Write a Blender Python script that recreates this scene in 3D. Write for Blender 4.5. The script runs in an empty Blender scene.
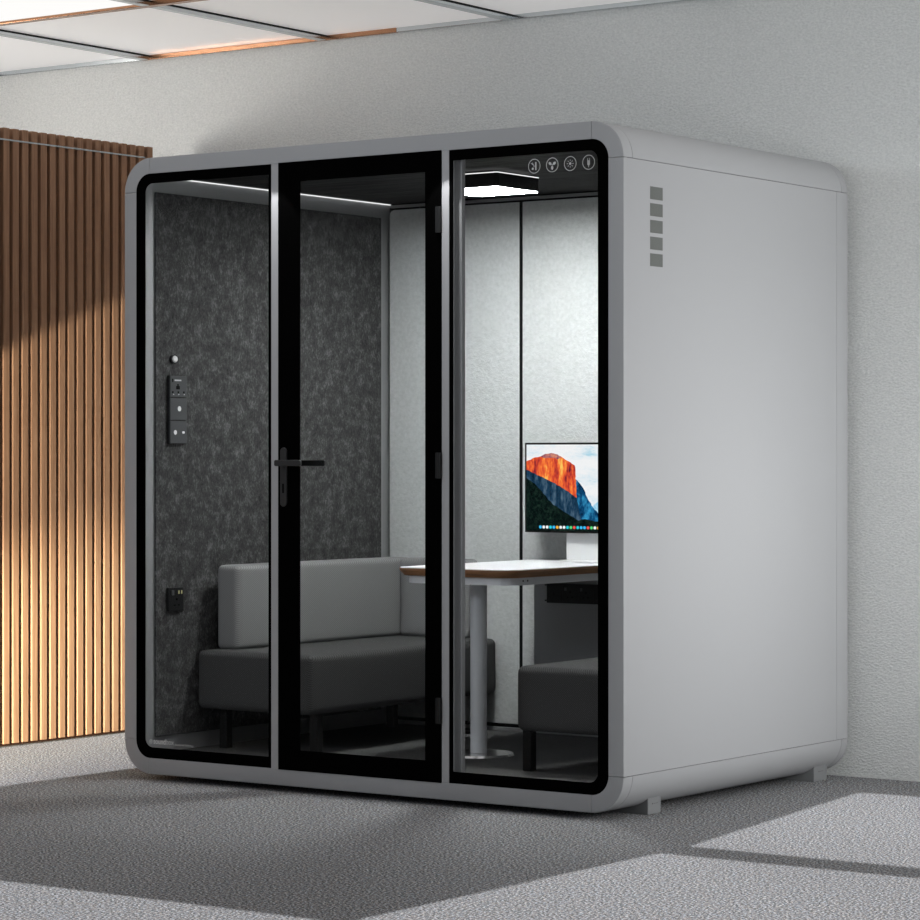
import bpy, bmesh, math, random
from mathutils import Vector, Matrix
random.seed(7)
S = bpy.context.scene
C = S.collection
PI = math.pi

# ------------------------------------------------------------------ dimensions (metres)
W, D = 2.117, 1.511            # booth width (x from -W to 0) and depth (y from 0 to D)
ZB, ZT = 0.0223, 2.2223        # booth underside and top
R = 0.121                      # corner radius
WALL_Y = 1.556
CEIL_Z = 2.885

# ------------------------------------------------------------------ materials
def mat(name, col, rough=0.6, metal=0.0, spec=0.5):
    m = bpy.data.materials.new(name); m.use_nodes = True
    b = m.node_tree.nodes['Principled BSDF']
    b.inputs['Base Color'].default_value = (*col, 1)
    b.inputs['Roughness'].default_value = rough
    b.inputs['Metallic'].default_value = metal
    b.inputs['Specular IOR Level'].default_value = spec
    return m, m.node_tree, b
def noise(nt, scale, detail=2, rough=.5, stretch=None, coord='Object'):
    tc = nt.nodes.new('ShaderNodeTexCoord'); mp = nt.nodes.new('ShaderNodeMapping')
    nt.links.new(tc.outputs[coord], mp.inputs[0])
    if stretch: mp.inputs['Scale'].default_value = stretch
    n = nt.nodes.new('ShaderNodeTexNoise')
    n.inputs['Scale'].default_value = scale; n.inputs['Detail'].default_value = detail
    n.inputs['Roughness'].default_value = rough
    nt.links.new(mp.outputs[0], n.inputs['Vector'])
    return n
def ramp(nt, src, stops):
    r = nt.nodes.new('ShaderNodeValToRGB')
    el = r.color_ramp.elements
    while len(el) < len(stops): el.new(0.5)
    for e, (p, c) in zip(el, stops): e.position = p; e.color = (*c, 1)
    nt.links.new(src, r.inputs[0]); return r
def bump(nt, b, src, strength, dist):
    k = nt.nodes.new('ShaderNodeBump'); k.inputs['Strength'].default_value = strength
    k.inputs['Distance'].default_value = dist
    nt.links.new(src, k.inputs['Height']); nt.links.new(k.outputs[0], b.inputs['Normal'])
def g(v): return (v, v, v)

M = {}
# painted grey metal of the booth
m, nt, b = mat('satin_grey_paint', (.36, .365, .375), .5, 0, .35); M['paint'] = m
n = noise(nt, 900, 1); bump(nt, b, n.outputs['Fac'], .06, .0006)
M['mullion'] = mat('mullion_grey', (.38, .38, .39), .4)[0]
M['inner_metal'] = mat('inner_grey_metal', (.30, .305, .31), .38, .25)[0]
M['black'] = mat('matte_black_border', (.0015,) * 3, .9, 0, 0.0)[0]
M['black_plastic'] = mat('black_plastic', (.008, .0082, .0085), .5, 0, .25)[0]
M['charcoal_plastic'] = mat('charcoal_plastic', (.055, .057, .06), .5, 0, .3)[0]
M['handle'] = mat('dark_handle_metal', (.022, .022, .023), .5, 0, .3)[0]
M['dark_hole'] = mat('dark_hole', (.003,) * 3, .8, 0, .1)[0]
M['gasket'] = mat('rubber_gasket', (.002,) * 3, .7, 0, .2)[0]
M['liner'] = mat('seam_shadow_liner', (.05,) * 3, .8)[0]
M['foot'] = mat('grey_foot', (.19, .195, .20), .55)[0]
M['chrome'] = mat('chrome', (.75,) * 3, .2, 1)[0]
M['brass'] = mat('pale_brass_contact', (.45, .42, .2), .5, .3)[0]
M['white_plastic'] = mat('white_plastic', (.92, .92, .92), .4)[0]
M['white_mark'] = mat('white_print', (.75, .75, .75), .5)[0]
# grey printing on the glass
M['print'] = mat('grey_print', (.50, .51, .51), .6)[0]
M['print_faint'] = mat('faint_grey_print', (.13, .13, .13), .6)[0]
# felt
m, nt, b = mat('charcoal_felt', g(.06), .95, 0, .1); M['felt'] = m
n1 = noise(nt, 170, 6, .8, (1, .9, .5)); n2 = noise(nt, 26, 4, .6)
mx = nt.nodes.new('ShaderNodeMath'); mx.operation = 'MULTIPLY_ADD'
mx.inputs[1].default_value = .55
nt.links.new(n2.outputs['Fac'], mx.inputs[0]); nt.links.new(n1.outputs['Fac'], mx.inputs[2])
r = ramp(nt, mx.outputs[0], [(.56, g(.024)), (.80, g(.062)), (1.02, g(.16))])
nt.links.new(r.outputs[0], b.inputs['Base Color']); bump(nt, b, n1.outputs['Fac'], .5, .002)
# white textured acoustic panel
m, nt, b = mat('pale_textured_panel', (.66, .68, .68), .75, 0, .3); M['panel'] = m
n1 = noise(nt, 75, 4, .6); bump(nt, b, n1.outputs['Fac'], .55, .006)
r = ramp(nt, n1.outputs['Fac'], [(.3, (.52, .535, .53)), (.7, (.62, .635, .63))])
nt.links.new(r.outputs[0], b.inputs['Base Color'])
# room wall
m, nt, b = mat('textured_wall_plaster', (.45, .46, .455), .85, 0, .25); M['wall'] = m
n1 = noise(nt, 95, 5, .65, (1, 1, 1.5)); n2 = noise(nt, 1.3, 2)
bump(nt, b, n1.outputs['Fac'], .85, .012)
r = ramp(nt, n1.outputs['Fac'], [(.3, (.62, .64, .635)), (.7, (.80, .815, .805))])
nt.links.new(r.outputs[0], b.inputs['Base Color'])
# carpet
m, nt, b = mat('grey_loop_carpet', g(.25), .95, 0, .1); M['carpet'] = m
n1 = noise(nt, 135, 2, .7); n2 = noise(nt, 170, 2, .6); n3 = noise(nt, 3, 2)
r = ramp(nt, n1.outputs['Fac'], [(.33, g(.01)), (.45, g(.115)), (.55, g(.26)), (.66, g(.66))])
hue = ramp(nt, n2.outputs['Color'], [(.36, (1.10, .97, .86)), (.5, (.98, .98, 1.0)), (.64, (.86, 1.0, 1.16))])
mul = nt.nodes.new('ShaderNodeMix'); mul.data_type = 'RGBA'; mul.blend_type = 'MULTIPLY'
mul.inputs[0].default_value = 1
nt.links.new(r.outputs[0], mul.inputs[6]); nt.links.new(hue.outputs[0], mul.inputs[7])
nt.links.new(mul.outputs[2], b.inputs['Base Color']); bump(nt, b, n1.outputs['Fac'], .55, .006)
# booth floor carpet
m, nt, b = mat('dark_booth_carpet', g(.05), .9, 0, .2); M['booth_floor'] = m
n1 = noise(nt, 200, 3, .7)
r = ramp(nt, n1.outputs['Fac'], [(.3, g(.045)), (.7, g(.095))])
nt.links.new(r.outputs[0], b.inputs['Base Color'])
# booth ceiling: black-stained wood grain
m, nt, b = mat('black_stained_wood_boards', g(.02), .9, 0, .1); M['dark_wood'] = m
n1 = noise(nt, 10, 6, .65, (.35, 4.5, 4))
r = ramp(nt, n1.outputs['Fac'], [(.38, g(.014)), (.55, g(.035)), (.75, g(.060))])
nt.links.new(r.outputs[0], b.inputs['Base Color'])
# brown slats
m, nt, b = mat('brown_slat_wood', (.25, .12, .06), .55, 0, .3); M['slat'] = m
n1 = noise(nt, 24, 6, .65, (4, 4, .12))
r = ramp(nt, n1.outputs['Fac'], [(.3, (.22, .115, .066)), (.55, (.31, .17, .10)), (.75, (.40, .23, .14))])
nt.links.new(r.outputs[0], b.inputs['Base Color']); bump(nt, b, n1.outputs['Fac'], .15, .002)
M['slat_back'] = mat('dark_brown_backing', (.035, .015, .009), .85, 0, .1)[0]
# table edge wood
m, nt, b = mat('oiled_oak_edge', (.3, .15, .07), .5, 0, .4); M['oak'] = m
n1 = noise(nt, 30, 5, .6, (.4, .4, 8))
r = ramp(nt, n1.outputs['Fac'], [(.3, (.20, .10, .045)), (.7, (.42, .20, .09))])
nt.links.new(r.outputs[0], b.inputs['Base Color'])
M['laminate'] = mat('white_laminate', (.80, .81, .82), .35)[0]
M['table_metal'] = mat('light_grey_table_metal', (.74, .755, .78), .45, 0, .5)[0]
# woven upholstery
def fabric(name, lo, hi):
    m, nt, b = mat(name, hi, .9, 0, .2)
    tc = nt.nodes.new('ShaderNodeTexCoord'); mp = nt.nodes.new('ShaderNodeMapping')
    mp.inputs['Rotation'].default_value = (.6, .5, .78)
    nt.links.new(tc.outputs['Object'], mp.inputs[0])
    w = nt.nodes.new('ShaderNodeTexWave'); w.inputs['Scale'].default_value = 60
    w.inputs['Distortion'].default_value = .6; w.inputs['Detail'].default_value = 1
    nt.links.new(mp.outputs[0], w.inputs[0])
    r = ramp(nt, w.outputs['Fac'], [(0, lo), (1, hi)])
    nt.links.new(r.outputs[0], b.inputs['Base Color']); bump(nt, b, w.outputs['Fac'], .12, .001)
    return m
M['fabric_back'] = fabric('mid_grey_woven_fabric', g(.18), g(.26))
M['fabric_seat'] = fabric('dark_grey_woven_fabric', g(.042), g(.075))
# luminous things
def emit(name, col, s):
    m = bpy.data.materials.new(name); m.use_nodes = True; nt = m.node_tree
    for n in list(nt.nodes): nt.nodes.remove(n)
    o = nt.nodes.new('ShaderNodeOutputMaterial'); e = nt.nodes.new('ShaderNodeEmission')
    e.inputs[0].default_value = (*col, 1); e.inputs[1].default_value = s
    nt.links.new(e.outputs[0], o.inputs[0]); return m
M['lamp'] = emit('lamp_diffuser', (.97, 1, 1), 120)
M['lamp_line'] = emit('lamp_edge_glow', (1, 1, 1), 1.1)
M['led'] = emit('led_line', (1, 1, 1), 1.0)
M['ceiling_led'] = emit('luminous_ceiling_panel', (1, .99, .97), 1.0)
# ceiling
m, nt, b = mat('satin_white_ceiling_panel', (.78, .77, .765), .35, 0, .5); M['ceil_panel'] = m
b.inputs['Emission Color'].default_value = (1, .98, .97, 1); b.inputs['Emission Strength'].default_value = .26  # faint glow added so the ceiling panels read brighter
M['steel'] = mat('polished_steel_trim', (.62, .66, .68), .16, 1)[0]
M['brown_reflect'] = mat('brown_reflection_trim', (.40, .21, .12), .25, 1)[0]  # brown reflection on the cross bars is put into the metal colour
# glass
m = bpy.data.materials.new('clear_glass'); m.use_nodes = True; nt = m.node_tree
for n in list(nt.nodes): nt.nodes.remove(n)
o = nt.nodes.new('ShaderNodeOutputMaterial'); mx = nt.nodes.new('ShaderNodeMixShader')
t = nt.nodes.new('ShaderNodeBsdfTransparent'); gl = nt.nodes.new('ShaderNodeBsdfGlossy')
t.inputs[0].default_value = (.97, .975, .975, 1); gl.inputs['Roughness'].default_value = .02
mx.inputs[0].default_value = .007
nt.links.new(t.outputs[0], mx.inputs[1]); nt.links.new(gl.outputs[0], mx.inputs[2]); nt.links.new(mx.outputs[0], o.inputs[0])
M['glass'] = m
# side vent mesh
m, nt, b = mat('fine_vent_mesh', g(.12), .7); M['vent'] = m
tc = nt.nodes.new('ShaderNodeTexCoord'); w = nt.nodes.new('ShaderNodeTexWave')
w.bands_direction = 'Y'; w.inputs['Scale'].default_value = 55; w.inputs['Distortion'].default_value = .8
nt.links.new(tc.outputs['Object'], w.inputs[0])
r = ramp(nt, w.outputs['Fac'], [(.2, (.06, .063, .06)), (.8, (.17, .18, .17))])
nt.links.new(r.outputs[0], b.inputs['Base Color'])

# ------------------------------------------------------------------ mesh helpers
def link(name, bm, m, parent=None, smooth=False, bevel=0, seg=2, mats=None):
    bmesh.ops.remove_doubles(bm, verts=bm.verts, dist=1e-6)
    bmesh.ops.recalc_face_normals(bm, faces=bm.faces)
    me = bpy.data.meshes.new(name); bm.to_mesh(me); bm.free()
    for k in (mats or [m]): me.materials.append(k)
    o = bpy.data.objects.new(name, me); C.objects.link(o)
    if bevel:
        d = o.modifiers.new('bevel', 'BEVEL'); d.width = bevel; d.segments = seg
        d.limit_method = 'ANGLE'; d.angle_limit = math.radians(40)
    if smooth or bevel:
        for p in me.polygons: p.use_smooth = True
        if not bevel: me.set_sharp_from_angle(angle=math.radians(35))
    if bevel:
        for p in me.polygons: p.use_smooth = False
    if parent:
        o.parent = parent
        if parent.type == 'EMPTY': o.matrix_parent_inverse = Matrix.Translation(-Vector(parent.location))
    return o
def box(bm, x0, x1, y0, y1, z0, z1):
    vs = [bm.verts.new((x, y, z)) for x in (x0, x1) for y in (y0, y1) for z in (z0, z1)]
    for f in ((0, 1, 3, 2), (4, 6, 7, 5), (0, 4, 5, 1), (2, 3, 7, 6), (0, 2, 6, 4), (1, 5, 7, 3)):
        bm.faces.new([vs[i] for i in f])
    return bm
def B(*a):
    bm = bmesh.new()
    if isinstance(a[0], (tuple, list)):
        for k in a: box(bm, *k)
    else: box(bm, *a)
    return bm
def prism(bm, pts, axis, a, b):
    """pts: 2-D outline; axis: extrusion axis, from a to b."""
    def P(p, t):
        u, v = p
        return {'y': (u, t, v), 'x': (t, u, v), 'z': (u, v, t)}[axis]
    v0 = [bm.verts.new(P(p, a)) for p in pts]; v1 = [bm.verts.new(P(p, b)) for p in pts]
    n = len(pts)
    for i in range(n):
        bm.faces.new((v0[i], v0[(i + 1) % n], v1[(i + 1) % n], v1[i]))
    bm.faces.new(v0); bm.faces.new(v1[::-1]); return bm
def rrect(x0, x1, z0, z1, rs, n=8):
    """rounded rectangle, counter-clockwise from bottom-left; rs = radii bl, br, tr, tl"""
    if not isinstance(rs, (tuple, list)): rs = (rs,) * 4
    cs = [(x0, z0, 1, 1, PI), (x1, z0, -1, 1, 1.5 * PI), (x1, z1, -1, -1, 0), (x0, z1, 1, -1, .5 * PI)]
    out = []
    for (cx, cz, sx, sz, a0), r in zip(cs, rs):
        r = max(r, 1e-5)
        for i in range(n + 1):
            a = a0 + i / n * PI / 2
            out.append((cx + sx * r + r * math.cos(a), cz + sz * r + r * math.sin(a)))
    return out
def ring(bm, outer, inner, y0, y1):
    n = len(outer)
    A = [bm.verts.new((p[0], y0, p[1])) for p in outer]; Bv = [bm.verts.new((p[0], y0, p[1])) for p in inner]
    Cc = [bm.verts.new((p[0], y1, p[1])) for p in outer]; Dd = [bm.verts.new((p[0], y1, p[1])) for p in inner]
    for i in range(n):
        j = (i + 1) % n
        bm.faces.new((A[i], A[j], Bv[j], Bv[i])); bm.faces.new((Cc[j], Cc[i], Dd[i], Dd[j]))
        bm.faces.new((A[j], A[i], Cc[i], Cc[j])); bm.faces.new((Bv[i], Bv[j], Dd[j], Dd[i]))
    return bm
def sweep(path, prof):
    """path: list of ((x,z),(nx,nz)) with inward normals; prof: closed list of (inset, y)"""
    bm = bmesh.new(); rows = []
    for (x, z), (nx, nz) in path:
        rows.append([bm.verts.new((x + nx * d, y, z + nz * d)) for d, y in prof])
    n = len(prof)
    for a, c in zip(rows, rows[1:]):
        for i in range(n):
            j = (i + 1) % n; bm.faces.new((a[i], a[j], c[j], c[i]))
    bm.faces.new(rows[0]); bm.faces.new(rows[-1][::-1]); return bm
def cyl(bm, c, r, h, axis='z', n=32, r2=None):
    r2 = r if r2 is None else r2
    def P(a, rr, t):
        u, v = rr * math.cos(a), rr * math.sin(a)
        return {'z': (c[0] + u, c[1] + v, c[2] + t), 'y': (c[0] + u, c[1] + t, c[2] + v), 'x': (c[0] + t, c[1] + u, c[2] + v)}[axis]
    a_ = [bm.verts.new(P(2 * PI * i / n, r, 0)) for i in range(n)]
    b_ = [bm.verts.new(P(2 * PI * i / n, r2, h)) for i in range(n)]
    for i in range(n): bm.faces.new((a_[i], a_[(i + 1) % n], b_[(i + 1) % n], b_[i]))
    bm.faces.new(a_); bm.faces.new(b_[::-1]); return bm
def softbox(x0, x1, y0, y1, z0, z1, r=.02, n=5, crown=0.0):
    """a cushion: box with rounded edges and slightly swelling faces"""
    bm = bmesh.new(); N = 14
    c = Vector(((x0 + x1) / 2, (y0 + y1) / 2, (z0 + z1) / 2)); h = Vector(((x1 - x0) / 2, (y1 - y0) / 2, (z1 - z0) / 2))
    bmesh.ops.create_cube(bm, size=2)
    bmesh.ops.subdivide_edges(bm, edges=bm.edges[:], cuts=N, use_grid_fill=True)
    def warp(t, hh):                    # concentrate vertices at the rim
        core = hh - r; k = abs(t); lim = .62
        v = core * k / lim if k < lim else core + r * (k - lim) / (1 - lim)
        return math.copysign(v, t)
    for v in bm.verts:
        p = Vector([warp(v.co[i], h[i]) for i in range(3)])
        q = Vector([max(-(h[i] - r), min(h[i] - r, p[i])) for i in range(3)])
        d = p - q
        if d.length > 1e-9: p = q + d.normalized() * r
        for i in range(3):
            j, k = (i + 1) % 3, (i + 2) % 3
            if abs(v.co[i]) > .999: p[i] += math.copysign(crown, v.co[i]) * (1 - v.co[j] ** 2) * (1 - v.co[k] ** 2)
        v.co = c + p
    return bm
def empty(name, loc):
    o = bpy.data.objects.new(name, None); C.objects.link(o); o.location = loc
    o.empty_display_size = .1; return o
def tag(o, label, cat, group=None, kind=None):
    o['label'] = label; o['category'] = cat
    if group: o['group'] = group
    if kind: o['kind'] = kind
    return o
def struct(o): o['kind'] = 'structure'; return o

# ------------------------------------------------------------------ the room
def plane_slab(x0, x1, y0, y1, z0, z1): return B(x0, x1, y0, y1, z0, z1)
struct(link('floor', plane_slab(-9, 9, -11, WALL_Y + .15, -.08, 0), M['carpet']))
struct(link('wall_back', plane_slab(-9, 9, WALL_Y, WALL_Y + .15, 0, 3.2), M['wall']))
# ceiling slab with three unseen openings, added to shape the floor's sun patches
SL = .80            # tangent of the sun's elevation
DX = -.04           # sideways drift of the sunlight per metre of y
H = CEIL_Z
def cy(yf): return yf - H / SL          # floor y -> ceiling y
def cxx(xf): return xf - DX * H / SL
bm = bmesh.new()
xa, xb, xc, xd = -9, cxx(-2.30), cxx(.44), 9
ya = -11; yb_ = cy(1.50); y1_ = cy(1.15); y2_ = cy(-.36); y3_ = cy(-.51); y4_ = cy(-2.0); y0_ = cy(-3.6); yL0 = cy(-.9)
T0, T1 = H, H + .02
for r_ in ((xa, xd, yb_, WALL_Y + .15), (xb, xd, y1_, yb_), (xc, xd, y3_, y2_),
           (xa, xb, y4_, yL0), (xa, xd, ya, y0_)):
    box(bm, r_[0], r_[1], r_[2], r_[3], T0, T1)
prism(bm, [(xc - .001, y4_), (xc, y2_), (cxx(.228), y1_), (xb, y1_), (xb, y4_)], 'z', T0, T1)
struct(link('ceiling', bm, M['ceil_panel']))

# ceiling trims
def ceil_bar(name, x0, x1, y0, y1, m, z0=H - .020):
    return struct(link(name, B(x0, x1, y0, y1, z0, H - .001), m, bevel=.0015))
k = 1
for x in (-4.37, -3.405, -2.43, -1.505, -.555):
    ceil_bar('trim_%d' % k, x - .02, x + .02, .50, WALL_Y - .018, M['steel']); k += 1
    ceil_bar('trim_%d' % k, x - .02, x + .02, -.60, .46, M['steel']); k += 1
ceil_bar('trim_%d' % k, -6, .2, .46, .50, M['brown_reflect']); k += 1
for xa_, xb_, mm_ in ((-6, -3.427, 'steel'), (-3.425, -2.05, 'brown_reflect'), (-2.048, .2, 'steel')):
    ceil_bar('trim_%d' % k, xa_, xb_, WALL_Y - .018, WALL_Y - .002, M[mm_]); k += 1
for x in (-4.37, -3.405, -2.43, -1.505, -.555):
    for ya_, yb2 in ((.50, WALL_Y - .018), (-.60, .46)):
        struct(link('trim_%d' % k, B(x + .0201, x + .027, ya_, yb2, H - .006, H - .001), M['gasket'])); k += 1
lp = link('ceiling_light_panel', B(-3.375, -2.46, -.55, .45, H - .012, H - .001), M['ceiling_led'])
tag(lp, 'luminous white square panel set in the metal-trimmed ceiling, top left corner', 'ceiling light')

# ------------------------------------------------------------------ slatted wooden partition
XS = -3.22; ztop = 2.463
scr = empty('slatted_partition', (XS - .03, .3, 0))
tag(scr, 'tall partition of brown vertical wooden slats standing left of the booth', 'partition')
PER = .0531; yend = 1.385
bm = bmesh.new()
for i in range(48):
    y1 = yend - i * PER
    if y1 - .04 < -1.15: break
    box(bm, XS - .034, XS, y1 - .0335, y1, .012, ztop)
link('slats', bm, M['slat'], scr, bevel=.0018, seg=2)
link('backing_board', B(XS - .044, XS - .033, -1.15, yend - .002, .0, ztop - .004), M['slat_back'], scr)
link('metal_strip', B(XS - .028, XS + .0015, -1.15, yend - .05, 2.412, 2.418), M['steel'], scr)

# ------------------------------------------------------------------ the booth
pod = empty('office_booth', (-W / 2, D / 2, 0))
tag(pod, 'large grey rounded meeting booth with black-framed glass front, standing against the wall', 'office booth')
G = .0009   # half of a seam
T = .057    # visible frame width
b_ = .004
prof_front = [(b_, 0), (b_ * .3, b_ * .3), (0, b_), (0, .052), (T, .052), (T, 0.0)]
def prof_mid(y0, y1): return [(0, y0), (0, y1), (T, y1), (T, y0)]
def prof_rear(y0, y1): return [(0, y0), (0, y1 - b_), (b_ * .3, y1 - b_ * .3), (b_, y1), (T, y1), (T, y0)]
def corner(cx, cz, a0, n=14):
    out = []
    for i in range(n + 1):
        a = a0 + i / n * PI / 2
        if i == 0: a += G / R
        if i == n: a -= G / R
        c, s = math.cos(a), math.sin(a); out.append(((cx + R * c, cz + R * s), (-c, -s)))
    return out
cs = {'bl': (-W + R, ZB + R, PI), 'br': (-R, ZB + R, 1.5 * PI), 'tr': (-R, ZT - R, 0), 'tl': (-W + R, ZT - R, .5 * PI)}
for kx, (cx, cz, a0) in cs.items():
    link('corner_cap', sweep(corner(cx, cz, a0), prof_front), M['paint'], pod, smooth=True)
    link('corner_panel', sweep(corner(cx, cz, a0), prof_mid(.052 + 2 * G, 1.462)), M['paint'], pod, smooth=True)
    link('rear_corner_cap', sweep(corner(cx, cz, a0), prof_rear(1.462 + 2 * G, D)), M['paint'], pod, smooth=True)
def straight(x0, z0, x1, z1, n): return [((x0, z0), n), ((x1, z1), n)]
top = straight(-W + R + G, ZT, -R - G, ZT, (0, -1)); bot = straight(-W + R + G, ZB, -R - G, ZB, (0, 1))
rgt = straight(0, ZB + R + G, 0, ZT - R - G, (-1, 0)); lft = straight(-W, ZB + R + G, -W, ZT - R - G, (1, 0))
long_front = [(b_, 0), (b_ * .3, b_ * .3), (0, b_), (0, 1.424), (T, 1.424), (T, 0.0)]
link('top_panel', sweep(top, long_front), M['paint'], pod, smooth=True)
link('bottom_panel', sweep(bot, long_front), M['paint'], pod, smooth=True)
side = link('side_panel', sweep(rgt, long_front), M['paint'], pod, smooth=True)
link('side_panel', sweep(lft, long_front), M['paint'], pod, smooth=True)
for pth in (top, bot, rgt, lft):
    link('rear_frame', sweep(pth, prof_rear(1.424 + 2 * G, D)), M['paint'], pod, smooth=True)
# liner just under the skin so that seams read dark, and interior side walls
bm = ring(bmesh.new(), rrect(-W + .004, -.004, ZB + .004, ZT - .004, R - .004, 14), rrect(-W + T + .0005, -T - .0005, ZB + T + .0005, ZT - T - .0005, R - T, 14), .03, 1.49)
link('seam_liner', bm, M['liner'], pod)
XL, XR, YB, ZF, ZC = -2.019, -.094, 1.452, .092, 2.164
link('interior_side_wall', B(-W + T, XL, .0058, 1.49, ZB + T, ZT - T), M['inner_metal'], pod)
link('interior_side_wall', B(XR, -T, .0058, 1.49, ZB + T, ZT - T), M['inner_metal'], pod)
link('interior_back_board', B(XL, XR, YB + .004, 1.49, ZB + T, ZT - T), M['gasket'], pod)
link('booth_ceiling', B(XL, XR, .0205, YB + .004, ZC, ZT - T + .001 + .0), M['dark_wood'], pod)
link('booth_carpet', B(XL, XR, .0205, YB + .004, ZB + T, ZF), M['booth_floor'], pod)
# felt and its surround
link('felt_panel', B(XL + .0005, XL + .009, .050, 1.388, .150, 2.104), M['felt'], pod, bevel=.002)
link('felt_panel', B(XR - .009, XR - .0005, .050, 1.388, .150, 2.104), M['felt'], pod, bevel=.002)
# black gasket around the back wall, pale acoustic panels, rails
link('back_rail', B(XL + .012, XR - .012, 1.436, YB + .004, 2.147, 2.157), M['inner_metal'], pod, bevel=.002)
link('back_rail', B(XL + .012, XR - .012, 1.432, YB + .004, ZF + .001, .106), M['inner_metal'], pod, bevel=.002)
px = [(-2.003, -1.3755), (-1.3615, -.740), (-.726, -.120)]
for x0, x1 in ((-1.3750, -1.3620), (-.7395, -.7265)): link('seam_trim', B(x0, x1, 1.4315, YB + .004, .115, 2.143), M['gasket'], pod)
for i, (x0, x1) in enumerate(px):
    rs = (.022 if i == 0 else .003, .022 if i == 2 else .003, .022 if i == 2 else .003, .022 if i == 0 else .003)
    link('acoustic_panel', prism(bmesh.new(), rrect(x0, x1, .122, 2.137, rs, 6), 'y', 1.432, YB + .004), M['panel'], pod, bevel=.002)
# led line along the top of the left wall
link('led_strip', B(XL + .0006, XL + .010, .06, 1.45, ZC - .0050, ZC - .0025), M['led'], pod)
# mullions
for x0, x1 in ((-1.437, -1.4033), (-.7097, -.679)):
    link('mullion', B(x0 + .0002, x1 - .0002, .0006, .0305, ZB + T, ZT - T), M['mullion'], pod, bevel=.0015)
link('inner_post', B(-1.445, -1.395, .0308, .052, ZF, ZC), M['inner_metal'], pod, bevel=.002)
link('inner_post', B(-.7125, -.650, .0308, .052, ZF, ZC), M['inner_metal'], pod, bevel=.002)
# fixed panes: black printed border + glass
z0, z1 = .0775, 2.1672; zi0, zi1 = .118, 2.130
def pane(xo0, xo1, xi0, xi1, ro, ri):
    bm = ring(bmesh.new(), rrect(xo0, xo1, z0, z1, ro, 8), rrect(xi0, xi1, zi0, zi1, ri, 8), .0004, .0026)
    link('black_border', bm, M['black'], pod)
    bm = bmesh.new(); bm.faces.new([bm.verts.new((p[0], .0016, p[1])) for p in rrect(xi0, xi1, zi0, zi1, ri, 8)])
    return link('glass_pane', bm, M['glass'], pod)
e = .0006
pl = pane(-W + T - .0005, -1.437 - e, -2.018, -1.4480, (.062, .002, .002, .062), (.034, .003, .003, .034))
pr_ = pane(-.679 + e, -T + .0005, -.663, -.0970, (.002, .062, .062, .002), (.003, .034, .034, .003))

# printing on the right pane: four round icons
def stroke(bm, pts, w, y=.0010):
    """flat polyline of constant width on the glass"""
    for (xa, za), (xb2, zb) in zip(pts, pts[1:]):
        d = Vector((xb2 - xa, zb - za)); L = d.length
        if L < 1e-7: continue
        n = Vector((-d.y, d.x)) / L * w / 2
        q = [(xa + n.x, za + n.y), (xb2 + n.x, zb + n.y), (xb2 - n.x, zb - n.y), (xa - n.x, za - n.y)]
        bm.faces.new([bm.verts.new((p[0], y, p[1])) for p in q])
def blob(bm, cx, cz, rx, rz, a=0, n=14, y=.0010):
    vs = []
    for i in range(n):
        t = 2 * PI * i / n; u, v = rx * math.cos(t), rz * math.sin(t)
        vs.append(bm.verts.new((cx + u * math.cos(a) - v * math.sin(a), y, cz + u * math.sin(a) + v * math.cos(a))))
    bm.faces.new(vs)
def circ(bm, cx, cz, r, w, n=32): stroke(bm, [(cx + r * math.cos(2 * PI * i / n), cz + r * math.sin(2 * PI * i / n)) for i in range(n + 1)], w)
IC = [(-.341, 2.0918), (-.2715, 2.0918), (-.2025, 2.0918), (-.1325, 2.0918)]
for i, (cx, cz) in enumerate(IC):
    bm = bmesh.new(); circ(bm, cx, cz, .0225, .0022)
    if i == 0:      # sound waves stopped by a wall
        stroke(bm, [(cx + .006, cz - .013), (cx + .006, cz + .013)], .005)
        stroke(bm, [(cx - .012, cz + .010), (cx - .002, cz + .003)], .0022)
        stroke(bm, [(cx - .008, cz + .012), (cx - .001, cz + .001)], .0018)
        blob(bm, cx - .006, cz - .008, .004, .004); stroke(bm, [(cx - .003, cz - .003), (cx + .001, cz + .001)], .002)
    elif i == 1:    # fan with three blades
        for k in range(3):
            a = PI / 6 + k * 2 * PI / 3 + PI
            a = -PI / 2 + k * 2 * PI / 3
            blob(bm, cx + .0095 * math.cos(a), cz + .0095 * math.sin(a), .0065, .0045, a)
        blob(bm, cx, cz, .002, .002)
    elif i == 2:    # light
        blob(bm, cx, cz, .0045, .0045)
        for k in range(8):
            a = k * PI / 4
            stroke(bm, [(cx + .008 * math.cos(a), cz + .008 * math.sin(a)), (cx + .013 * math.cos(a), cz + .013 * math.sin(a))], .002)
    else:           # plug
        stroke(bm, [(cx - .0035, cz + .005), (cx - .0035, cz + .013)], .002); stroke(bm, [(cx + .0035, cz + .005), (cx + .0035, cz + .013)], .002)
        stroke(bm, [(cx, cz - .006), (cx, cz + .006)], .010); blob(bm, cx, cz - .006, .005, .004)
        stroke(bm, [(cx, cz - .008), (cx, cz - .016)], .0022)
    link('printed_icon', bm, M['print'], pr_)
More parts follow.
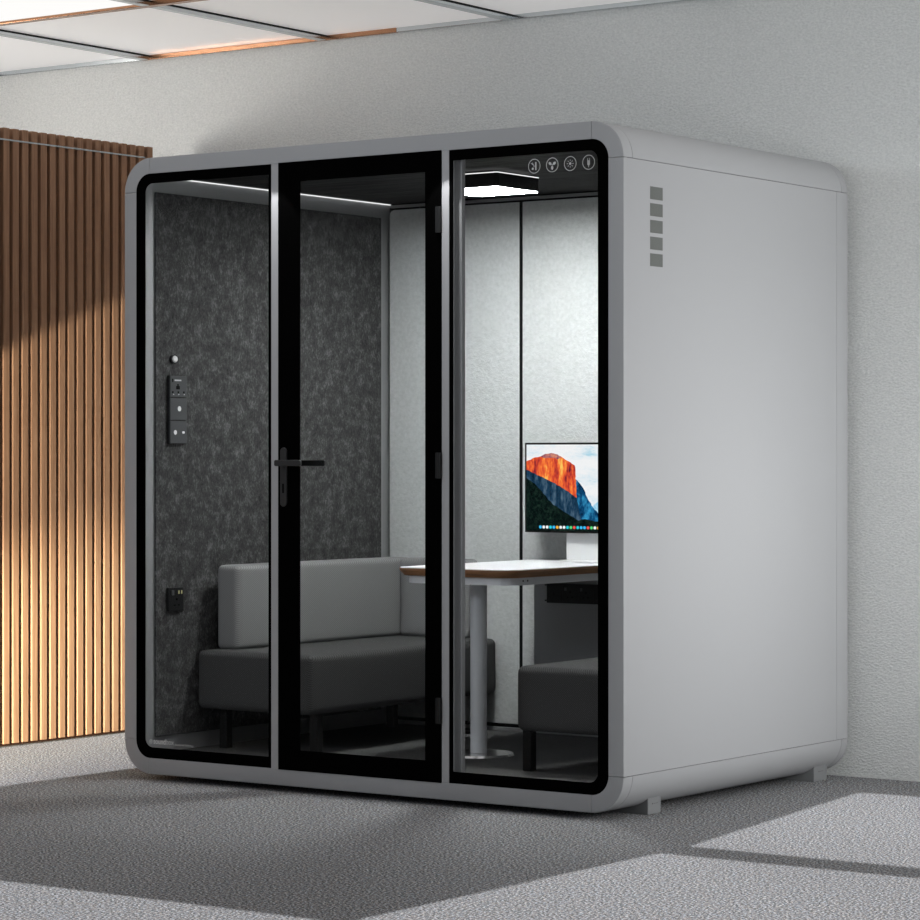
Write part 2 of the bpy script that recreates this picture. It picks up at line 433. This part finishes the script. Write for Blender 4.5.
# lettering on the left pane
def text(body, x, z, size, m, parent, name='lettering', bold=0.0, y=.0010, sx=.84):
    cu = bpy.data.curves.new('lettering', 'FONT'); cu.body = body; cu.size = size; cu.offset = bold
    o = bpy.data.objects.new('tmp', cu); C.objects.link(o)
    me = bpy.data.meshes.new_from_object(o.evaluated_get(bpy.context.evaluated_depsgraph_get()))
    bpy.data.objects.remove(o)
    bm = bmesh.new(); bm.from_mesh(me); bpy.data.meshes.remove(me)
    w = max(v.co.x for v in bm.verts) * sx
    for v in bm.verts: v.co = Vector((x + v.co.x * sx, y, z + v.co.y))
    link(name, bm, m, parent); return w
zt = .1315
bm = bmesh.new(); circ(bm, -1.9915, zt + .0070, .0068, .0026, 20); blob(bm, -1.9915, zt + .0070, .003, .003)
link('printed_emblem', bm, M['print'], pl)
w1 = text('sound', -1.979, zt, .0285, M['white_mark'], pl, bold=.0001)
w2 = text('box', -1.979 + w1 + .002, zt, .0285, M['print'], pl)
xx = -1.979 + w1 + w2 + .008
text('Soundproof Technology', xx, zt - .001, .0105, M['print'], pl, bold=.0001)

# door
X0, X1 = -1.4033 + .0001, -.7097 - .0001
dz0, dz1 = z0, z1
bm = bmesh.new()
out = rrect(X0, X1, dz0, dz1, .001, 1); inn = rrect(-1.3083, -.7752, .148, 2.099, .001, 1)
ring(bm, out, inn, -.002, .0026)
door = link('door_leaf', bm, M['black'], pod)
bm = bmesh.new(); bm.faces.new([bm.verts.new((p[0], .0005, p[1])) for p in inn]); link('glass_pane', bm, M['glass'], door)
# handle: backplate, lever outside, lever inside
def capsule(cx, z0, z1, w): return rrect(cx - w / 2, cx + w / 2, z0, z1, w / 2 - 1e-4, 8)
hp = link('handle_plate', prism(bmesh.new(), capsule(-1.3755, .983, 1.186, .0265), 'y', -.0095, -.0021), M['handle'], door, bevel=.001)
link('handle_plate', prism(bmesh.new(), capsule(-1.3785, .983, 1.186, .0265), 'y', .0052, .012), M['black_plastic'], door, bevel=.001)
bm = prism(bmesh.new(), rrect(-1.383, -1.268, 1.1225, 1.1435, .006, 4), 'y', -.050, -.040)
cyl(bm, (-1.3735, -.042, 1.133), .0095, .034, 'y', 20)
link('lever', bm, M['handle'], door, bevel=.002)
bm = prism(bmesh.new(), rrect(-1.3935, -1.250, 1.1225, 1.1430, .006, 4), 'y', .060, .070)
cyl(bm, (-1.3805, .034, 1.133), .0095, .03, 'y', 20)
link('lever', bm, M['black_plastic'], door, bevel=.002)
link('keyhole', B(-1.379, -1.371, -.0101, -.0094, 1.03, 1.062), M['dark_hole'], door)
for zc in (1.938, 1.126, .316):
    bm = prism(bmesh.new(), rrect(-.728, -.709, zc - .043, zc + .043, .003, 3), 'y', -.010, -.0045)
    cyl(bm, (-.712, -.010, zc - .043), .005, .086, 'z', 16)
    link('hinge', bm, M['black_plastic'], door)
# side vents
for i in range(5):
    zc = 2.000 - i * .0536
    link('vent_mesh', B(-.002, .0006, .158, .2345, zc - .0205, zc + .0205), M['vent'], pod)
# feet
for y0, y1 in ((.210, .290), (1.330, 1.427)):
    for xa_, xb_ in ((-.30, -.04), (-W + .04, -W + .30)):
        ft = link('foot', B(xa_, xb_, y0, y1, 0.0, .067), M['foot'], pod, bevel=.002)
        if xb_ < -1: continue
        bm = bmesh.new(); yc = (y0 + y1) / 2
        cyl(bm, (-.0401, yc - .012, .034), .0022, .0005, 'x', 12); box(bm, -.0400, -.0396, yc - .006, yc + .020, .0335, .0345)
        link('foot_mark', bm, M['liner'], ft)

# ------------------------------------------------------------------ ceiling lamp in the booth
lm = empty('booth_lamp', (-1.0, .68, 2.164))
tag(lm, 'square black lamp with glowing white underside hanging from the booth ceiling', 'ceiling lamp')
LX0, LX1, LY0, LY1, LZ = -1.139, -.863, .543, .812, 2.100
ro = rrect(LX0, LX1, LY0, LY1, (.012, .012, .012, .03), 6)
link('lamp_body', prism(bmesh.new(), ro, 'z', LZ, 2.148), M['black_plastic'], lm)
link('diffuser', prism(bmesh.new(), rrect(LX0 + .004, LX1 - .004, LY0 + .004, LY1 - .004, (.010, .010, .010, .027), 6), 'z', LZ - .0025, LZ - .0002), M['lamp'], lm)
link('glowing_edge', prism(bmesh.new(), ro, 'z', 2.1482, 2.1512), M['lamp_line'], lm)
link('mounting_plate', B(-1.08, -.92, .60, .76, 2.1514, ZC - .0002), M['black_plastic'], lm)

# ------------------------------------------------------------------ benches
def bench(name, parts, legs, root):
    for nm, bm, m in parts: link(nm, bm, m, root, smooth=True)
    for x, y, zt2 in legs: link('leg', B(x - .017, x + .017, y - .017, y + .017, ZF, zt2), M['black_plastic'], root, bevel=.002)
s1 = empty('sofa', (-1.72, .82, ZF))
tag(s1, 'grey cushioned corner bench along the felt wall, seen through the door glass', 'bench')
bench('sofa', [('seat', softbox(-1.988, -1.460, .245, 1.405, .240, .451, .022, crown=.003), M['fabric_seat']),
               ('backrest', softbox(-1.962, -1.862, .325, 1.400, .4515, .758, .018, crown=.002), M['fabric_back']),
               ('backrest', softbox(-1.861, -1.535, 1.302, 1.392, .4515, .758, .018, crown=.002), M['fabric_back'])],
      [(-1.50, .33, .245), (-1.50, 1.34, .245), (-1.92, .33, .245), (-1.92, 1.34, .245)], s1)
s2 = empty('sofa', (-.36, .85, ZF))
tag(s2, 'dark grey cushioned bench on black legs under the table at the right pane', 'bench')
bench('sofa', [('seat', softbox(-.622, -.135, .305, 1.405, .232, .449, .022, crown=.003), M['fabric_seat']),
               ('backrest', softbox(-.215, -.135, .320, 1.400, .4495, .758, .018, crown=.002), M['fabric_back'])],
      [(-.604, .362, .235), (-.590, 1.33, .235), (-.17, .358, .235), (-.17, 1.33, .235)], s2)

# ------------------------------------------------------------------ table
tb = empty('table', (-1.0, .70, ZF))
tag(tb, 'white-topped table with chamfered wooden edge on a round grey column', 'table')
TX0, TX1, TY0, TY1, TZ = -1.250, -.735, .445, 1.405, .764
link('tabletop', prism(bmesh.new(), rrect(TX0 + .002, TX1 - .002, TY0 + .002, TY1 - .002, .07, 10), 'z', TZ - .003, TZ), M['laminate'], tb)
bm = bmesh.new()
loops = []
for z, ins in ((TZ - .0031, 0), (TZ - .010, 0), (TZ - .029, .016)):
    loops.append([bm.verts.new((p[0], p[1], z)) for p in rrect(TX0 + ins, TX1 - ins, TY0 + ins, TY1 - ins, .07 - ins, 10)])
for a, c in zip(loops, loops[1:]):
    for i in range(len(a)):
        j = (i + 1) % len(a); bm.faces.new((a[i], a[j], c[j], c[i]))
bm.faces.new(loops[0]); bm.faces.new(loops[-1][::-1])
link('wooden_edge', bm, M['oak'], tb)
link('underframe', prism(bmesh.new(), rrect(TX0 + .03, TX1 - .03, TY0 + .03, TY1 - .03, .05, 8), 'z', .708, TZ - .0292), M['table_metal'], tb)
for yy in (.560, .588): link('screw', cyl(bmesh.new(), (TX1 - .0301, yy, .7225), .0035, .0008, 'x', 12), M['dark_hole'], tb)
link('column', cyl(bmesh.new(), (-1.035, .675, ZF + .008), .0295, .708 - ZF - .009, 'z', 40), M['table_metal'], tb, smooth=True)
bm = bmesh.new(); cyl(bm, (-1.035, .675, ZF + .0001), .128, .0072, 'z', 48, .124)
link('base_disc', bm, M['chrome'], tb, smooth=True)
link('modesty_panel', B(-1.2187, -.79, 1.300, 1.318, .30, .7078), M['inner_metal'], tb, bevel=.002)

# power strip under the table
ps = empty('power_strip', (-1.0, 1.27, .643))
tag(ps, 'black three-socket power strip fixed below the tabletop', 'power strip')
link('housing', B([-1.136, -.85, 1.262, 1.2995, .606, .6785], [-1.142, -1.1365, 1.258, 1.29, .612, .618], [-1.142, -1.1365, 1.258, 1.29, .670, .676]), M['black_plastic'], ps, bevel=.0015)
for i in range(3):
    x0 = -1.132 + i * .070
    f = link('socket', B(x0, x0 + .067, 1.2590, 1.2618, .609, .6755), M['black_plastic'], ps, bevel=.001)
    bm = bmesh.new(); xc_ = x0 + .034
    if i: box(bm, xc_ - .003, xc_ + .003, 1.2585, 1.2589, .645, .652)
    if i: box(bm, xc_ - .014, xc_ - .008, 1.2585, 1.2589, .627, .632); box(bm, xc_ + .006, xc_ + .012, 1.2585, 1.2589, .627, .632)
    else: box(bm, xc_ - .005, xc_ - .003, 1.2585, 1.2589, .635, .648); box(bm, xc_ - .005, xc_ + .004, 1.2585, 1.2589, .635, .637)
    link('socket_holes', bm, M['dark_hole'], f)
    if i:
        link('switch', B(x0 + .008, x0 + .018, 1.2575, 1.2589, .653, .665), M['charcoal_plastic'], f)

# ------------------------------------------------------------------ monitor
mn = empty('monitor', (-.92, 1.25, TZ))
tag(mn, 'desktop monitor showing an orange cliff under a pale sky, on the table', 'monitor')
YM = 1.25; MX0, MX1, MZ0, MZ1 = -1.226, -.610, .870, 1.2075
link('bezel', B(MX0, MX1, YM, YM + .018, MZ0, MZ1), M['gasket'], mn, bevel=.001)
link('stand', B([-1.052, -.80, YM + .020, YM + .026, TZ + .004, .97], [-1.052, -.80, YM - .03, YM + .12, TZ + .0003, TZ + .004]), M['white_plastic'], mn, bevel=.001)
SX0, SZ0, SW, SH = MX0 + .0075, MZ0 + .0075, MX1 - MX0 - .015, MZ1 - MZ0 - .015
# the displayed picture, as flat coloured shapes with noise
def pic(name, cols, scale, stretch, s=1.0, pos=None):
    m = bpy.data.materials.new(name); m.use_nodes = True; nt = m.node_tree
    for n in list(nt.nodes): nt.nodes.remove(n)
    o = nt.nodes.new('ShaderNodeOutputMaterial'); e2 = nt.nodes.new('ShaderNodeEmission'); e2.inputs[1].default_value = s
    n = noise(nt, scale, 5, .65, stretch)
    st = pos or [.32 + .36 * i / (len(cols) - 1) for i in range(len(cols))]
    r = ramp(nt, n.outputs['Fac'], list(zip(st, cols)))
    nt.links.new(r.outputs[0], e2.inputs[0]); nt.links.new(e2.outputs[0], o.inputs[0]); return m
P_sky = pic('picture_sky', [(.45, .72, .85), (.82, .90, .95), (.95, .96, .97)], 9, (1, 1, 3), .95, [.30, .42, .55])
P_cliff = pic('picture_sunlit_cliff', [(.10, .01, .03), (.65, .06, .03), (.95, .19, .04), (1, .60, .12)], 46, (1, 1, .28))
P_rim = pic('picture_cliff_rim', [(.10, .04, .10), (.45, .15, .16), (.75, .30, .16)], 60, (1, 1, 1))
P_rock = pic('picture_shaded_rock', [(.002, .008, .02), (.012, .045, .09), (.10, .17, .24)], 42, (1, 1, .35))
P_far = pic('picture_far_mountain', [(.001, .008, .03), (.005, .07, .18), (.04, .33, .60)], 42, (1, 1, .6))
P_trees = pic('picture_dark_forest', [(.001, .003, .003), (.003, .009, .008), (.012, .03, .02)], 75, (1, 1, 1))
P_snow = pic('picture_snowy_peak', [(.10, .45, .75), (.6, .85, .95)], 60, (1, 1, 1))
dock = [emit('dock_colour_%s' % n_, c_, 1) for n_, c_ in (('blue', (.05, .5, .9)), ('white', (.85, .87, .88)), ('red', (.85, .10, .08)), ('green', (.1, .7, .2)), ('orange', (.95, .45, .05)), ('teal', (.03, .6, .7)))]
mats = [P_sky, P_cliff, P_rim, P_rock, P_far, P_trees, P_snow] + dock
# picture coordinates measured on the screen: u from left edge, v from top, metres
bm = bmesh.new()
k_ = .00403                                            # metres per measuring unit across, visible part 0..~78
def poly(pts, mi, lay):
    f = bm.faces.new([bm.verts.new((SX0 + u, YM - .0004 - lay * .00012, SZ0 + SH - v)) for u, v in pts]); f.material_index = mi
U = .338 / 72.0     # visible screen strip: 72 px wide in x ~ .338 m
Vv = SH / 88.5
RNG = random.Random(3)
def rough(pts, amp=.55, step=2.2):
    out = []
    for (a, b), (c, d) in zip(pts, pts[1:] + pts[:1]):
        n = max(1, int(math.hypot(c - a, d - b) / step))
        border = (a <= 0 and c <= 0) or (a > 128 and c > 128) or (b > 85 and d > 85)
        for i in range(n):
            t = i / n; j = 0 if (i == 0 or border) else amp
            out.append((a + (c - a) * t + RNG.uniform(-j, j), b + (d - b) * t + RNG.uniform(-j, j)))
    return out
def q(pts): pts = rough(pts); return [(min(max(u * U, 0), SW), min(max(v * Vv, 0), SH)) for u, v in pts]
poly([(0, 0), (SW, 0), (SW, SH), (0, SH)], 0, 0)
poly(q([(61, 68), (64, 62), (67, 59), (70, 57), (75, 62), (90, 66), (110, 60), (131, 70), (131, 84), (61, 84)]), 6, 1)
poly(q([(44, 34), (48, 36), (54, 44), (58, 54), (62, 62), (68, 70), (74, 72), (90, 70), (131, 62), (131, 88.5), (44, 88.5)]), 4, 2)
poly(q([(0, 17), (6, 14), (14, 12), (20, 10), (26, 9), (33, 12), (40, 17), (46, 21), (47, 30), (48, 55), (30, 48), (10, 34), (0, 28)]), 1, 3)
poly(q([(14, 12), (18, 9.6), (24, 8.6), (30, 10.2), (34, 13), (30, 15), (24, 13.5), (18, 14)]), 2, 4)
poly(q([(0, 26), (12, 32), (28, 40), (38, 47), (48.5, 55), (50, 66), (53, 80), (40, 86), (0, 86)]), 3, 5)
poly(q([(0, 34), (8, 40), (16, 50), (26, 62), (38, 70), (50, 78), (56, 76), (75, 80), (95, 74), (131, 80), (131, 88.5), (0, 88.5)]), 5, 6)
seq = [7, 8, 8, 12, 7, 11, 8, 8, 12, 10, 9, 12, 7, 7, 9, 10, 8, 11, 9, 8, 7, 10, 8, 12, 11, 8, 7, 9, 12, 8, 7]
for i, mi in enumerate(seq):
    u = 13.5 + 3.24 * i
    cx_, cz_ = u * U, 84.9 * Vv; rr = 1.38 * U
    poly([(cx_ + rr * math.cos(a * PI / 5), cz_ - rr * .95 * math.sin(a * PI / 5)) for a in range(10)], mi, 7)
bmesh.ops.recalc_face_normals(bm, faces=bm.faces)
me = bpy.data.meshes.new('screen'); bm.to_mesh(me); bm.free()
for mm in mats: me.materials.append(mm)
o = bpy.data.objects.new('screen', me); C.objects.link(o); o.parent = mn
o.matrix_parent_inverse = Matrix.Translation(-Vector(mn.location))

# ------------------------------------------------------------------ wall devices on the felt
XF = XL + .009
cp = empty('control_panel', (XF, .155, 1.32))
tag(cp, 'dark tall control panel of three stacked switch modules on the felt wall', 'control panel')
link('housing', B(XF, XF + .012, .108, .200, 1.2005, 1.4475), M['black_plastic'], cp, bevel=.002)
mod = []
for z0_, z1_ in ((1.370, 1.446), (1.287, 1.3665), (1.202, 1.2835)):
    mod.append(link('module', B(XF + .0121, XF + .016, .109, .199, z0_, z1_), M['charcoal_plastic'], cp, bevel=.0015))
xs = XF + .0161
def dot(bm, y, z, r, rz=None):
    n = 16; vs = [bm.verts.new((xs + .0003, y + r * math.cos(2 * PI * i / n), z + (rz or r) * math.sin(2 * PI * i / n))) for i in range(n)]; bm.faces.new(vs)
link('slot', B(xs - .001, xs + .0003, .118, .124, 1.424, 1.436), M['dark_hole'], mod[0])
link('socket', B([xs - .001, xs + .0003, .140, .160, 1.398, 1.410], [xs - .001, xs + .0003, .146, .154, 1.4101, 1.417]), M['dark_hole'], mod[0])
for yy in (.118, .148, .178): link('socket', B(xs - .001, xs + .0003, yy, yy + .008, 1.384, 1.391), M['dark_hole'], mod[0])
link('white_mark', B(xs - .001, xs + .0003, .132, .168, 1.428, 1.433), M['print'], mod[0])
for yy in (.124, .152, .182): link('white_mark', B(xs - .001, xs + .0003, yy, yy + .005, 1.378, 1.381), M['print'], mod[0])
bm = bmesh.new(); dot(bm, .158, 1.328, .0095); link('button', bm, M['white_mark'], mod[1])
bm = bmesh.new(); dot(bm, .136, 1.2425, .0085); link('button', bm, M['white_mark'], mod[2])
bm = bmesh.new(); dot(bm, .180, 1.2425, .0075, .0045); link('button', bm, M['white_mark'], mod[2])
wb = empty('wall_button', (XF, .135, 1.507))
tag(wb, 'small round white button on the felt wall above the control panel', 'button')
link('bezel', cyl(bmesh.new(), (XF, .138, 1.507), .0165, .010, 'x', 28), M['black_plastic'], wb)
link('button', cyl(bmesh.new(), (XF + .0101, .140, 1.507), .0125, .005, 'x', 28, .010), M['white_plastic'], wb)
so = empty('wall_socket', (XF, .145, .64))
tag(so, 'black square power socket low on the felt wall, left of the bench', 'socket')
link('faceplate', B(XF, XF + .013, .104, .186, .597, .682), M['black_plastic'], so, bevel=.002)
xs2 = XF + .0131
link('switch', B(xs2, xs2 + .005, .118, .129, .655, .673), M['charcoal_plastic'], so, bevel=.001)
link('usb_ports', B([xs2, xs2 + .0004, .155, .162, .659, .671], [xs2, xs2 + .0004, .170, .177, .659, .671]), M['brass'], so)
link('socket_holes', B([xs2, xs2 + .0004, .143, .151, .636, .644], [xs2, xs2 + .0004, .131, .140, .617, .621], [xs2, xs2 + .0004, .154, .163, .617, .621]), M['dark_hole'], so)

# ------------------------------------------------------------------ light
w = bpy.data.worlds.new('World'); S.world = w; w.use_nodes = True
w.node_tree.nodes['Background'].inputs[0].default_value = (.97, .99, 1, 1)
w.node_tree.nodes['Background'].inputs[1].default_value = .18
def lamp(kind, name, loc, target, energy, col=(1, 1, 1), **k):
    l = bpy.data.lights.new(name, kind); l.energy = energy; l.color = col
    for a, v in k.items(): setattr(l, a, v)
    o = bpy.data.objects.new(name, l); C.objects.link(o); o.location = loc
    o.rotation_euler = (Vector(target) - Vector(loc)).to_track_quat('-Z', 'Y').to_euler(); return o
lamp('SUN', 'sun', (0, 0, 8), (DX * 1.0, 1.0, 8 - SL), 5.4, (.98, .98, 1), angle=math.radians(.3))
# broad fill added from the right, standing for no known window
lamp('AREA', 'right_fill', (5.2, -.2, 1.5), (0, .7, 1.5), 65, (1, 1, 1), shape='RECTANGLE', size=2.0, size_y=1.6)
lamp('AREA', 'right_wall_fill', (2.5, -.5, 2.1), (.9, 1.55, 1.5), 7, (.96, 1, .99), shape='RECTANGLE', size=.8, size_y=.8, spread=math.radians(120))  # added to lift the right part of the back wall
lamp('AREA', 'front_fill', (-2.2, -5.2, 2.6), (-1.2, 0, 2.1), 8, (.84, .92, 1), shape='RECTANGLE', size=1.2, size_y=.5, spread=math.radians(70))  # added fill for the booth front
lamp('AREA', 'side_fill', (2.5, .45, 1.0), (0, .75, .95), 8, (1, 1, 1), shape='RECTANGLE', size=.6, size_y=.4, spread=math.radians(80))  # added narrow fill, no window, for the soft bright area on the side panel
lamp('AREA', 'left_wall_fill', (-4.6, -.3, 2.2), (-2.9, 1.55, 2.6), 13, (1, .94, .88), shape='RECTANGLE', size=.8, size_y=.6, spread=math.radians(115))  # added out of view to warm the upper left of the back wall
lamp('SPOT', 'slat_fill_spot', (-2.0, -3.0, .2), (-3.22, .80, .64), 1250, (1, .95, .78), spot_size=math.radians(29), spot_blend=.12, shadow_soft_size=.02)  # added spot; its cone edge imitates the diagonal lit boundary on the slats
lamp('SPOT', 'low_slat_fill_spot', (-1.9, -3.0, .25), (-3.22, .80, .30), 3000, (1, .97, .74), spot_size=math.radians(19), spot_blend=1, shadow_soft_size=.05)  # second added spot, for the glow low on the slats

for x_ in (-1.42, -.675):
    lamp('SPOT', 'mullion_glow_fill', (x_, -.12, 2.30), (x_, -.12, 0), 13, (1, 1, 1), spot_size=math.radians(53.5), spot_blend=.02, shadow_soft_size=.006)  # added spots, no real fixtures, imitate the glow near the mullion tops

# ------------------------------------------------------------------ camera
cam = bpy.data.cameras.new('camera'); co = bpy.data.objects.new('camera', cam); C.objects.link(co)
co.location = (4.68864, -7.45381, 1.15622); co.rotation_euler = (PI / 2, 0, .62017)
cam.sensor_width = 36; cam.lens = 2787.59 / 920 * 36; cam.shift_y = (456.29 - 460) / 920
cam.clip_start = .05; cam.clip_end = 100
S.camera = co
S.view_settings.view_transform = 'Standard'; S.view_settings.look = 'None'
S.view_settings.gamma = 1; S.view_settings.use_curve_mapping = False; S.view_settings.exposure = 0
